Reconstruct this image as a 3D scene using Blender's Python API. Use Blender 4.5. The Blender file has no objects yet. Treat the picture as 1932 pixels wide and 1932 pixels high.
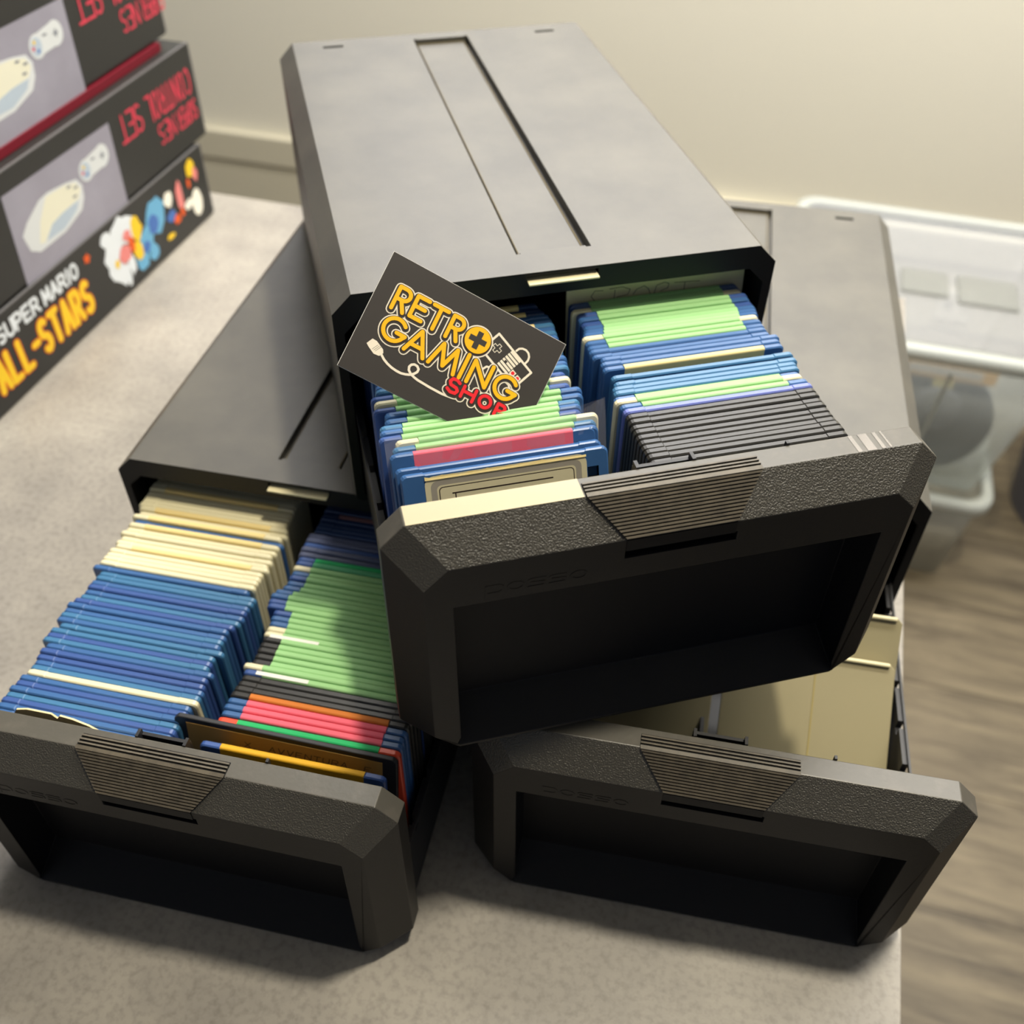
import bpy, bmesh, math, random
from mathutils import Matrix, Vector, Euler
random.seed(7)
scn = bpy.context.scene
C = scn.collection
PI = math.pi

# ------------------------------------------------------------------ camera
cam_d = bpy.data.cameras.new('camera')
cam = bpy.data.objects.new('camera', cam_d)
C.objects.link(cam)
cam.location = (-0.1359597, -0.8679439, 0.5016968)
cam.rotation_euler = (0.7947427, -0.0094239, 0.2780408)
cam_d.sensor_width = 36.0
cam_d.lens = 36.0 * 1880.212 / 1932.0
cam_d.clip_start = 0.02
cam_d.clip_end = 20
cam_d.dof.use_dof = True
cam_d.dof.focus_distance = 0.405
cam_d.dof.aperture_fstop = 8.6
scn.camera = cam
# ------------------------------------------------------------------ light
scn.view_settings.view_transform = 'Standard'
scn.view_settings.look = 'None'
scn.view_settings.gamma = 1.0
scn.view_settings.use_curve_mapping = False
scn.view_settings.exposure = 0.0
world = bpy.data.worlds.new('room_air')
scn.world = world
world.use_nodes = True
wb = world.node_tree.nodes['Background']
wb.inputs[0].default_value = (0.66, 0.78, 1.0, 1)
wb.inputs[1].default_value = 0.20


def area(name, loc, target, sx, sy, power, col, shape='RECTANGLE', spread=PI):
    d = bpy.data.lights.new(name, 'AREA')
    d.shape = shape
    d.size = sx
    d.size_y = sy
    d.energy = power
    d.color = col
    d.spread = spread
    o = bpy.data.objects.new(name, d)
    C.objects.link(o)
    o.location = loc
    o.rotation_euler = (Vector(target) - Vector(loc)).to_track_quat('-Z', 'Y').to_euler()
    return o


area('assumed_ceiling_lamp', (0.10, -0.40, 1.65), (-0.1, -0.45, 0), 0.12, 0.12, 22.0, (1.0, 0.91, 0.73), 'DISK')  # unseen lamp, assumed from the direction of the cast shadows
area('assumed_window_light', (-0.50, 1.17, 1.20), (-0.4, 0.0, 0.70), 1.4, 1.1, 33.0, (0.88, 0.90, 1.0))  # bare area light; the window is assumed from cool reflections, none is modelled
area('wall_fill_light', (0.25, 0.45, 1.90), (0.2, 1.2, 0.2), 2.0, 0.4, 72.0, (1.0, 0.97, 0.92))  # added fill to brighten the back wall, not a real fixture


# ------------------------------------------------------------------ materials
def lin(c):
    return tuple(((v / 255.0) / 12.92 if v / 255.0 <= 0.04045 else ((v / 255.0 + 0.055) / 1.055) ** 2.4) for v in c)


def mat(name, rgb, rough=0.5, spec=0.5, bump=None, vary=None, coat=0.0, metal=0.0, alpha=1.0, trans=0.0):
    """bump = (scale, strength, distance, detail); vary = (scale, rgb2, lo, hi)"""
    m = bpy.data.materials.new(name)
    m.use_nodes = True
    nt = m.node_tree
    b = nt.nodes['Principled BSDF']
    b.inputs['Base Color'].default_value = (*lin(rgb), 1)
    b.inputs['Roughness'].default_value = rough
    b.inputs['Specular IOR Level'].default_value = spec
    b.inputs['Metallic'].default_value = metal
    b.inputs['Coat Weight'].default_value = coat
    b.inputs['Alpha'].default_value = alpha
    b.inputs['Transmission Weight'].default_value = trans
    tc = nt.nodes.new('ShaderNodeTexCoord')
    if vary:
        n = nt.nodes.new('ShaderNodeTexNoise')
        n.inputs['Scale'].default_value = vary[0]
        n.inputs['Detail'].default_value = 5
        n.inputs['Roughness'].default_value = 0.6
        nt.links.new(tc.outputs['Object'], n.inputs['Vector'])
        r = nt.nodes.new('ShaderNodeValToRGB')
        r.color_ramp.elements[0].position = vary[2]
        r.color_ramp.elements[1].position = vary[3]
        r.color_ramp.elements[0].color = (*lin(rgb), 1)
        r.color_ramp.elements[1].color = (*lin(vary[1]), 1)
        nt.links.new(n.outputs['Fac'], r.inputs['Fac'])
        nt.links.new(r.outputs['Color'], b.inputs['Base Color'])
    if bump:
        n = nt.nodes.new('ShaderNodeTexNoise')
        n.inputs['Scale'].default_value = bump[0]
        n.inputs['Detail'].default_value = bump[3] if len(bump) > 3 else 2
        nt.links.new(tc.outputs['Object'], n.inputs['Vector'])
        bn = nt.nodes.new('ShaderNodeBump')
        bn.inputs['Strength'].default_value = bump[1]
        bn.inputs['Distance'].default_value = bump[2]
        nt.links.new(n.outputs['Fac'], bn.inputs['Height'])
        nt.links.new(bn.outputs['Normal'], b.inputs['Normal'])
    return m


M = {}
M['case'] = mat('black_grained_plastic', (80, 78, 73), 0.42, 0.6, bump=(2600, 0.22, 0.0004), vary=(22, (97, 94, 86), 0.35, 0.75))
M['case_dark'] = mat('shade_dark_plastic', (13, 13, 16), 0.55, 0.25)  # black plastic with the shade of recesses and interior put into its colour
M['grain'] = mat('leather_grain_plastic', (62, 59, 52), 0.42, 0.5, bump=(1500, 0.8, 0.0007, 1))
M['worn'] = mat('worn_black_plastic', (80, 77, 70), 0.38, 0.5, bump=(420, 0.10, 0.0006, 4), vary=(90, (98, 92, 84), 0.50, 0.85))
M['frame'] = mat('black_frame_plastic', (34, 32, 30), 0.5, 0.25, bump=(1500, 0.15, 0.0003))
M['rib'] = mat('dusty_ribbed_plastic', (92, 84, 70), 0.5, 0.5, vary=(160, (70, 64, 54), 0.4, 0.7))
M['tray'] = mat('black_tray_plastic', (38, 38, 40), 0.42, 0.4)
M['dust'] = mat('ochre_dust', (98, 88, 62), 0.8, 0.2)
M['cream_plastic'] = mat('cream_plastic', (222, 212, 172), 0.45, 0.4)
M['divider'] = mat('putty_plastic', (146, 137, 106), 0.45, 0.35, bump=(2500, 0.08, 0.0002))
M['table'] = mat('concrete_look_laminate', (186, 177, 162), 0.42, 0.4, bump=(700, 0.10, 0.0004, 4))
M['table_edge'] = mat('grey_edge_band', (196, 192, 184), 0.5)
M['wall'] = mat('warm_cream_wall_paint', (240, 235, 218), 0.85, 0.2, bump=(60, 0.05, 0.002, 6))
M['skirt'] = mat('greige_skirting_paint', (216, 209, 186), 0.6, 0.3)
M['leg'] = mat('table_leg_metal', (120, 120, 120), 0.4, 0.5, metal=0.8)
disk_cols = {
    'blue': (58, 98, 150), 'petrol': (64, 114, 154), 'navy': (58, 86, 146), 'slate': (84, 92, 122),
    'periwinkle': (104, 116, 186), 'cream': (226, 218, 182), 'black': (44, 43, 41), 'red': (226, 78, 50), 'indigo': (40, 62, 104)}
for k, v in disk_cols.items():
    M['d_' + k] = mat(k + '_disk_plastic', v, 0.36, 0.5)
lab_cols = {'green': (154, 202, 138), 'teal': (92, 172, 124), 'pink': (238, 104, 122), 'emerald': (44, 176, 104), 'yellow': (214, 162, 40),
            'cream': (236, 214, 150), 'orange': (206, 120, 50), 'rose': (150, 110, 112), 'white': (232, 230, 222)}
for k, v in lab_cols.items():
    M['l_' + k] = mat(k.replace(' ', '_') + '_label_paper', v, 0.62, 0.25, bump=(900, 0.05, 0.0003))
M['shutter'] = mat('brushed_shutter_metal', (170, 170, 170), 0.35, 0.5, metal=0.9)
M['ink'] = mat('brown_black_ink', (52, 42, 38), 0.6, 0.2)
M['pencil'] = mat('pencil_grey', (92, 78, 60), 0.7, 0.2)
M['card_black'] = mat('matt_black_card_print', (50, 46, 43), 0.5, 0.35)
M['card_white'] = mat('white_card_stock', (236, 234, 228), 0.6, 0.3)
M['ink_cream'] = mat('cream_card_ink', (226, 216, 196), 0.55, 0.3)
M['ink_dark'] = mat('dark_brown_card_ink', (42, 28, 18), 0.55, 0.3)
M['ink_yellow'] = mat('golden_yellow_ink', (236, 176, 16), 0.5, 0.3)
M['ink_red'] = mat('red_ink', (220, 34, 44), 0.5, 0.3)
M['box_black'] = mat('black_printed_cardboard', (42, 42, 41), 0.42, 0.4)
M['box_edge'] = mat('worn_white_board_edge', (190, 186, 178), 0.8, 0.2)
M['box_inside'] = mat('dark_red_board', (110, 16, 34), 0.6, 0.3)
M['box_grey'] = mat('lavender_grey_print', (140, 137, 150), 0.42, 0.4, vary=(9, (156, 154, 168), 0.35, 0.7))
M['box_red'] = mat('raspberry_red_print', (214, 62, 84), 0.45, 0.35)
M['con_white'] = mat('pale_console_print', (208, 212, 214), 0.5, 0.3)
M['con_shade'] = mat('blue_grey_console_print', (176, 190, 204), 0.5, 0.3)
M['con_cream'] = mat('warm_console_print', (222, 220, 200), 0.5, 0.3)
M['con_dark'] = mat('slate_console_print', (120, 124, 136), 0.5, 0.3)
M['p_yellow'] = mat('print_yellow', (238, 198, 40), 0.45, 0.3)
M['p_orange'] = mat('print_orange', (222, 90, 30), 0.45, 0.3)
M['p_blue'] = mat('print_blue', (70, 110, 180), 0.45, 0.3)
M['p_sky'] = mat('print_sky_blue', (104, 168, 206), 0.45, 0.3)
M['p_white'] = mat('print_white', (222, 228, 234), 0.45, 0.3)
M['p_teal'] = mat('print_teal', (40, 130, 104), 0.45, 0.3)
M['p_pink'] = mat('print_pink', (224, 132, 128), 0.45, 0.3)
M['outlet'] = mat('white_outlet_plastic', (244, 240, 226), 0.4, 0.5)
M['hole'] = mat('outlet_hole_dark', (70, 66, 58), 0.6, 0.3)
M['reel'] = mat('dark_slate_reel', (78, 84, 92), 0.5, 0.4)
M['reel2'] = mat('slate_reel_hub', (100, 104, 112), 0.5, 0.4)
M['crate'] = mat('blue_grey_crate_plastic', (112, 112, 122), 0.5, 0.4)
M['brown'] = mat('brown_cardboard', (122, 88, 48), 0.8, 0.2)


def clear_mat(name, tint, rough, dens, diff=(210, 214, 210)):
    m = bpy.data.materials.new(name)
    m.use_nodes = True
    nt = m.node_tree
    for n in list(nt.nodes):
        if n.type != 'OUTPUT_MATERIAL':
            nt.nodes.remove(n)
    out = [n for n in nt.nodes if n.type == 'OUTPUT_MATERIAL'][0]
    tr = nt.nodes.new('ShaderNodeBsdfTransparent')
    tr.inputs[0].default_value = (*tint, 1)
    pr = nt.nodes.new('ShaderNodeBsdfPrincipled')
    pr.inputs['Base Color'].default_value = (*lin(diff), 1)
    pr.inputs['Roughness'].default_value = rough
    mx = nt.nodes.new('ShaderNodeMixShader')
    mx.inputs[0].default_value = dens
    nt.links.new(tr.outputs[0], mx.inputs[1])
    nt.links.new(pr.outputs[0], mx.inputs[2])
    nt.links.new(mx.outputs[0], out.inputs[0])
    return m


M['clear_box'] = clear_mat('milky_clear_plastic', (0.96, 0.97, 0.96), 0.3, 0.34)
M['clear_box2'] = clear_mat('frosted_clear_plastic', (0.94, 0.94, 0.92), 0.35, 0.62, (186, 182, 168))
M['clear_rim'] = clear_mat('clear_plastic_rim', (0.95, 0.96, 0.96), 0.3, 0.8, (206, 210, 204))
M['sleeve'] = clear_mat('clear_film', (0.98, 0.98, 0.99), 0.10, 0.09, (220, 220, 228))
M['tape'] = clear_mat('beige_glare_tape', (1, 0.98, 0.93), 0.22, 0.62, (214, 202, 168))  # lamp glare on the tape is mixed into this pale colour
M['scuff'] = clear_mat('grey_scuffed_tape', (1, 1, 1), 0.3, 0.35, (190, 184, 178))


def concrete(m):
    nt = m.node_tree
    b = nt.nodes['Principled BSDF']
    tc = nt.nodes.new('ShaderNodeTexCoord')
    n1 = nt.nodes.new('ShaderNodeTexNoise')
    n1.inputs['Scale'].default_value = 9
    n1.inputs['Detail'].default_value = 8
    n1.inputs['Roughness'].default_value = 0.62
    n2 = nt.nodes.new('ShaderNodeTexNoise')
    n2.inputs['Scale'].default_value = 260
    n2.inputs['Detail'].default_value = 3
    r1 = nt.nodes.new('ShaderNodeValToRGB')
    r1.color_ramp.elements[0].position = 0.33
    r1.color_ramp.elements[1].position = 0.64
    r1.color_ramp.elements[0].color = (*lin((136, 131, 125)), 1)
    r1.color_ramp.elements[1].color = (*lin((168, 162, 152)), 1)
    r2 = nt.nodes.new('ShaderNodeValToRGB')
    r2.color_ramp.elements[0].position = 0.30
    r2.color_ramp.elements[1].position = 0.55
    r2.color_ramp.elements[0].color = (0.78, 0.78, 0.78, 1)
    r2.color_ramp.elements[1].color = (1, 1, 1, 1)
    mx = nt.nodes.new('ShaderNodeMix')
    mx.data_type = 'RGBA'
    mx.blend_type = 'MULTIPLY'
    mx.inputs[0].default_value = 1
    for n in (n1, n2):
        nt.links.new(tc.outputs['Object'], n.inputs['Vector'])
    nt.links.new(n1.outputs['Fac'], r1.inputs['Fac'])
    nt.links.new(n2.outputs['Fac'], r2.inputs['Fac'])
    nt.links.new(r1.outputs['Color'], mx.inputs[6])
    nt.links.new(r2.outputs['Color'], mx.inputs[7])
    nt.links.new(mx.outputs[2], b.inputs['Base Color'])


concrete(M['table'])


def floor_mat():
    m = mat('oak_look_floor_planks', (150, 132, 104), 0.5, 0.35)
    nt = m.node_tree
    b = nt.nodes['Principled BSDF']
    tc = nt.nodes.new('ShaderNodeTexCoord')
    mp = nt.nodes.new('ShaderNodeMapping')
    mp.inputs['Scale'].default_value = (1.0, 7.0, 1.0)
    n = nt.nodes.new('ShaderNodeTexNoise')
    n.inputs['Scale'].default_value = 5.5
    n.inputs['Detail'].default_value = 7
    n.inputs['Roughness'].default_value = 0.62
    n.inputs['Distortion'].default_value = 0.5
    r = nt.nodes.new('ShaderNodeValToRGB')
    r.color_ramp.elements[0].position = 0.30
    r.color_ramp.elements[1].position = 0.68
    r.color_ramp.elements[0].color = (*lin((82, 73, 60)), 1)
    r.color_ramp.elements[1].color = (*lin((132, 120, 98)), 1)
    br = nt.nodes.new('ShaderNodeTexBrick')
    br.inputs['Scale'].default_value = 1.0
    br.inputs['Brick Width'].default_value = 1.2
    br.inputs['Row Height'].default_value = 0.18
    br.inputs['Mortar Size'].default_value = 0.0015
    br.inputs['Color1'].default_value = (1, 1, 1, 1)
    br.inputs['Color2'].default_value = (0.86, 0.86, 0.86, 1)
    br.inputs['Mortar'].default_value = (0.5, 0.47, 0.42, 1)
    mx = nt.nodes.new('ShaderNodeMix')
    mx.data_type = 'RGBA'
    mx.blend_type = 'MULTIPLY'
    mx.inputs[0].default_value = 1
    nt.links.new(tc.outputs['Object'], mp.inputs['Vector'])
    nt.links.new(mp.outputs[0], n.inputs['Vector'])
    nt.links.new(tc.outputs['Object'], br.inputs['Vector'])
    nt.links.new(n.outputs['Fac'], r.inputs['Fac'])
    nt.links.new(r.outputs['Color'], mx.inputs[6])
    nt.links.new(br.outputs['Color'], mx.inputs[7])
    nt.links.new(mx.outputs[2], b.inputs['Base Color'])
    return m


M['floor'] = floor_mat()


# ------------------------------------------------------------------ mesh helpers
def mesh_obj(name, bm, materials, parent=None, smooth=False):
    me = bpy.data.meshes.new(name)
    bm.normal_update()
    bm.to_mesh(me)
    bm.free()
    for m in (materials if isinstance(materials, (list, tuple)) else [materials]):
        me.materials.append(m)
    if smooth:
        for p in me.polygons:
            p.use_smooth = True
    o = bpy.data.objects.new(name, me)
    C.objects.link(o)
    if parent:
        o.parent = parent
    return o


def empty(name, loc=(0, 0, 0), rot=(0, 0, 0), label=None, cat=None, group=None):
    o = bpy.data.objects.new(name, None)
    o.empty_display_size = 0.02
    C.objects.link(o)
    o.location = loc
    o.rotation_euler = rot
    if label:
        o['label'] = label
        o['category'] = cat
    if group:
        o['group'] = group
    return o


def box(bm, x0, x1, y0, y1, z0, z1, mi=0):
    v = [bm.verts.new(p) for p in ((x0, y0, z0), (x1, y0, z0), (x1, y1, z0), (x0, y1, z0), (x0, y0, z1), (x1, y0, z1), (x1, y1, z1), (x0, y1, z1))]
    for f in ((0, 3, 2, 1), (4, 5, 6, 7), (0, 1, 5, 4), (1, 2, 6, 5), (2, 3, 7, 6), (3, 0, 4, 7)):
        fc = bm.faces.new([v[i] for i in f])
        fc.material_index = mi
    return v


def loft(bm, loops, close=True, mi=0):
    """loops: lists of 3D points with equal count; closed rings joined, ends capped"""
    rings = [[bm.verts.new(p) for p in l] for l in loops]
    n = len(rings[0])
    for a, b in zip(rings[:-1], rings[1:]):
        for i in range(n):
            f = bm.faces.new((a[i], a[(i + 1) % n], b[(i + 1) % n], b[i]))
            f.material_index = mi
    if close:
        for r, rev in ((rings[0], True), (rings[-1], False)):
            f = bm.faces.new(list(reversed(r)) if rev else r)
            f.material_index = mi
    bmesh.ops.recalc_face_normals(bm, faces=bm.faces)
    return rings


def bool_diff(o, cutters):
    for c in cutters:
        m = o.modifiers.new('b', 'BOOLEAN')
        m.operation = 'DIFFERENCE'
        m.solver = 'EXACT'
        m.object = c
    bpy.context.view_layer.update()
    dg = bpy.context.evaluated_depsgraph_get()
    me = bpy.data.meshes.new_from_object(o.evaluated_get(dg))
    o.modifiers.clear()
    o.data = me
    for c in cutters:
        bpy.data.objects.remove(c, do_unlink=True)


def bevel(o, w, seg=2, ang=35):
    m = o.modifiers.new('bevel', 'BEVEL')
    m.width = w
    m.segments = seg
    m.limit_method = 'ANGLE'
    m.angle_limit = math.radians(ang)
    m.harden_normals = False
    return m


def cutbox(*a):
    bm = bmesh.new()
    box(bm, *a)
    return mesh_obj('cut', bm, M['case_dark'])


def struct(o):
    o['kind'] = 'structure'
    return o


JIT = [0]
JS = 4e-7          # each stroke segment lies a hair above the last, so none share a plane


# strokes: printed or raised lettering from centre lines
def ribbon(bm, pts, w, z=0.0, mi=0, caps='round', T=None, closed=False, h=0.0):
    """flat ribbon in the local xy plane at height z (raised by h when h > 0)"""
    T = T or (lambda u, v, z: (u, v, z))
    r = w / 2
    jit = [0]
    P = [Vector((p[0], p[1])) for p in pts]
    if closed:
        P.append(P[0])

    def poly(q):
        JIT[0] = (JIT[0] + 1) % 97
        vs = [bm.verts.new(T(a.x, a.y, z + h + JIT[0] * JS)) for a in q]
        f = bm.faces.new(vs)
        f.material_index = mi
        if h > 0:
            lo = [bm.verts.new(T(a.x, a.y, z)) for a in q]
            n = len(q)
            for i in range(n):
                f = bm.faces.new((lo[i], lo[(i + 1) % n], vs[(i + 1) % n], vs[i]))
                f.material_index = mi
    for i, (a, b) in enumerate(zip(P[:-1], P[1:])):
        d = b - a
        if d.length < 1e-9:
            continue
        d.normalize()
        n = Vector((-d.y, d.x)) * r
        poly([a - n, b - n, b + n, a + n])
    js = P if caps == 'round' or closed else P[1:-1]
    for p in js:
        poly([p + Vector((math.cos(t * PI / 6), math.sin(t * PI / 6))) * r for t in range(12)])


def arc(cx, cy, r, a0, a1, n=14, ry=None):
    ry = ry or r
    return [(cx + r * math.cos(math.radians(a0 + (a1 - a0) * i / n)), cy + ry * math.sin(math.radians(a0 + (a1 - a0) * i / n))) for i in range(n + 1)]


GL = {  # glyphs in a unit box, y up
    'A': [[(0, 0), (.5, 1), (1, 0)], [(.2, .36), (.8, .36)]],
    'C': [arc(.55, .5, .5, 50, 310, 12)], 'E': [[(.9, 1), (0, 1), (0, 0), (.9, 0)], [(0, .5), (.75, .5)]],
    'F': [[(.9, 1), (0, 1), (0, 0)], [(0, .5), (.7, .5)]], 'H': [[(0, 0), (0, 1)], [(1, 0), (1, 1)], [(0, .5), (1, .5)]],
    'I': [[(.5, 0), (.5, 1)]], 'L': [[(0, 1), (0, 0), (.85, 0)]],
    'M': [[(0, 0), (.05, 1), (.5, .25), (.95, 1), (1, 0)]], 'N': [[(0, 0), (0, 1), (1, 0), (1, 1)]],
    'O': [arc(.5, .5, .5, 0, 360, 16)],
    'P': [[(0, 0), (0, 1), (.6, 1)] + arc(.6, .73, .35, 90, -90, 6, .27) + [(0, .46)]],
    'R': [[(0, 0), (0, 1), (.6, 1)] + arc(.6, .73, .35, 90, -90, 6, .27) + [(0, .46)], [(.5, .46), (1, 0)]],
    'S': [arc(.5, .75, .42, 40, 270, 9, .25) + arc(.5, .25, .42, 90, -140, 9, .25)],
    'T': [[(0, 1), (1, 1)], [(.5, 1), (.5, 0)]], 'U': [[(0, 1), (0, .35)] + arc(.5, .35, .5, 180, 360, 8, .35) + [(1, 1)]],
    'V': [[(0, 1), (.5, 0), (1, 1)]], 'X': [[(0, 0), (1, 1)], [(0, 1), (1, 0)]], '-': [[(.1, .5), (.7, .5)]], '.': [[(.4, .02), (.6, .02)]],
    'o': [arc(.5, .4, .48, 0, 360, 14, .4)], 's': [[(1, .8), (.15, .8), (0, .7), (.05, .45), (.95, .38), (1, .1), (.85, 0), (0, 0)]],
    'p': [[(0, -.4), (0, .8)], [(0, .8), (.8, .8), (1, .6), (1, .2), (.8, 0), (0, 0)]],
}


def write(bm, text, x, y, cw, ch, gap, w, z=0.0, mi=0, T=None, slant=0.0, h=0.0, caps='round'):
    for ch_ in text:
        if ch_ == ' ':
            x += cw * 0.55
            continue
        k = 0.35 if ch_ in 'I.' else (0.6 if ch_ == '-' else 1.0)
        for st in GL[ch_]:
            pts = [(x + (px - (0.5 - k / 2) * (1 if ch_ in 'I.' else 0)) * cw + slant * py * ch, y + py * ch) for px, py in st]
            ribbon(bm, pts, w, z, mi, caps, T, h=h)
        x += cw * k + gap
    return x


# ------------------------------------------------------------------ the setting
TH = 0.75          # table height, table top is z = 0
WY = 1.20          # back wall
bm = bmesh.new()
box(bm, -3.0, 3.0, -2.6, WY + .1, -TH - .05, -TH)
struct(mesh_obj('floor', bm, M['floor']))
bm = bmesh.new()
box(bm, -3.0, 3.0, WY, WY + .1, -TH, 2.0)
struct(mesh_obj('wall_back', bm, M['wall']))
bm = bmesh.new()
box(bm, -3.0, 3.0, -2.6, WY + .1, 2.0, 2.05)
struct(mesh_obj('ceiling', bm, mat('white_ceiling_paint', (236, 232, 222), .9, .2)))
bm = bmesh.new()
box(bm, -3.0, 3.0, WY - .016, WY - .0005, -TH, -.591)
box(bm, -3.0, 3.0, WY - .022, WY - .0005, -.588, -.517)
bb = struct(mesh_obj('baseboard_back', bm, M['skirt']))
bevel(bb, .004)

t = empty('table', (-.9, -.75, -TH), label='grey concrete-look table holding the disk boxes against the far wall', cat='table')
bm = bmesh.new()
box(bm, -.9, .9, -.75, .75, TH - .026, TH)
o = mesh_obj('tabletop', bm, [M['table'], M['table_edge']], t)
for p in o.data.polygons:
    if abs(p.normal.z) < .5:
        p.material_index = 1
bevel(o, .0008, 2)
for sx in (-1, 1):
    for sy in (-1, 1):
        bm = bmesh.new()
        box(bm, sx * .86 - .025, sx * .86 + .025, sy * .71 - .025, sy * .71 + .025, 0, TH - .026)
        mesh_obj('leg', bm, M['leg'], t)

# ------------------------------------------------------------------ the three drawer boxes
W2, H, D, CH = .110, .1274, .3249, .0098


def octo(hw, y, z0, z1, ct, cb):
    return [(-hw + cb, y, z0), (hw - cb, y, z0), (hw, y, z0 + cb), (hw, y, z1 - ct), (hw - ct, y, z1), (-hw + ct, y, z1), (-hw, y, z1 - ct), (-hw, y, z0 + cb)]


case_mesh = None
panel_mesh = None


def make_case(root):
    global case_mesh
    bm = bmesh.new()
    loft(bm, [octo(W2, 0, 0, H, CH, .003), octo(W2, D, 0, H, CH, .003)])
    o = mesh_obj('case', bm, [M['case'], M['case_dark'], M['dust']], root)
    o.parent = None
    cuts = []
    bm = bmesh.new()
    loft(bm, [octo(.1052, -.01, .004, .1150, .0085, .001), octo(.1052, D - .004, .004, .1150, .0085, .001)])
    cuts.append(mesh_obj('cut', bm, M['case_dark']))
    cuts.append(cutbox(-.0172, .0178, .0192, .3140, H - .0032, H + .01))
    cuts.append(cutbox(-.0185, -.0165, .0180, .3150, H - .0052, H + .01))
    cuts.append(cutbox(.0165, .0190, .0180, .3150, H - .0052, H + .01))
    for s in (-1, 1):
        cuts.append(cutbox(s * .0738 - .0068, s * .0738 + .0068, .3105, .3140, H - .006, H + .01))
    bm = bmesh.new()
    box(bm, -.0178, .0175, -.01, .006, .1220, .1256)
    cuts.append(mesh_obj('cut', bm, M['case_dark']))
    bool_diff(o, cuts)
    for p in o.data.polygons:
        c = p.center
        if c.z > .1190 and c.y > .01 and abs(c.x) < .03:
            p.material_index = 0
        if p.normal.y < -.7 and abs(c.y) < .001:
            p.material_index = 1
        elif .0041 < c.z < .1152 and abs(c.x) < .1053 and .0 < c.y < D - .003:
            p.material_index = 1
    # ochre dust line lying along the recess
    bevel(o, .0006, 2, 50)
    o.parent = root
    case_mesh = o.data
    return o


def front_panel_mesh():
    bm = bmesh.new()
    zb = .0015
    a, Hp = .1096, .1265
    r0 = octo(a, 0, zb + .001, Hp, .0093, .010)
    r1 = octo(a, -.0100, zb + .001, Hp, .0093, .010)
    r2 = octo(.0967, -.0223, zb, Hp - .0132, .0093, .0105)
    rings = loft(bm, [r0, r1, r2])
    o = mesh_obj('front_panel', bm, [M['frame'], M['worn'], M['grain'], M['case_dark']])
    # deep recess, open to the bottom edge, its floor sloping forward
    bm = bmesh.new()
    xs = .0873
    pr = [(-.004, .0927), (-.004, .0150), (-.0225, zb + .0016), (-.05, zb + .0016 - .004), (-.05, .0927)]
    vs = [[bm.verts.new((s * (xs if y < -.02 else xs - .002), y, z)) for y, z in pr] for s in (-1, 1)]
    n = len(pr)
    bm.faces.new(vs[0])
    bm.faces.new(list(reversed(vs[1])))
    for i in range(n):
        bm.faces.new((vs[0][(i + 1) % n], vs[0][i], vs[1][i], vs[1][(i + 1) % n]))
    bmesh.ops.recalc_face_normals(bm, faces=bm.faces)
    c1 = mesh_obj('cut', bm, M['case_dark'])
    c2 = cutbox(-.0215, .0225, -.03, -.0150, .1036, .1078)
    bool_diff(o, [c1, c2])
    for p in o.data.polygons:
        nz, ny, c = p.normal.z, p.normal.y, p.center
        if nz > .95 and c.z > .12:
            p.material_index = 1
        elif nz > .3 and c.z > .1 and ny < -.3:
            p.material_index = 2
        elif nz > .3 and abs(p.normal.x) > .3 and c.z > .1:
            p.material_index = 1 if abs(ny) < .2 else 2
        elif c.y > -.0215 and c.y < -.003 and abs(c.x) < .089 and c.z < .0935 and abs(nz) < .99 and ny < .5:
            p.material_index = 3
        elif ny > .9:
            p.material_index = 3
    me = o.data
    bpy.data.objects.remove(o, do_unlink=True)
    return me


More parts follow.
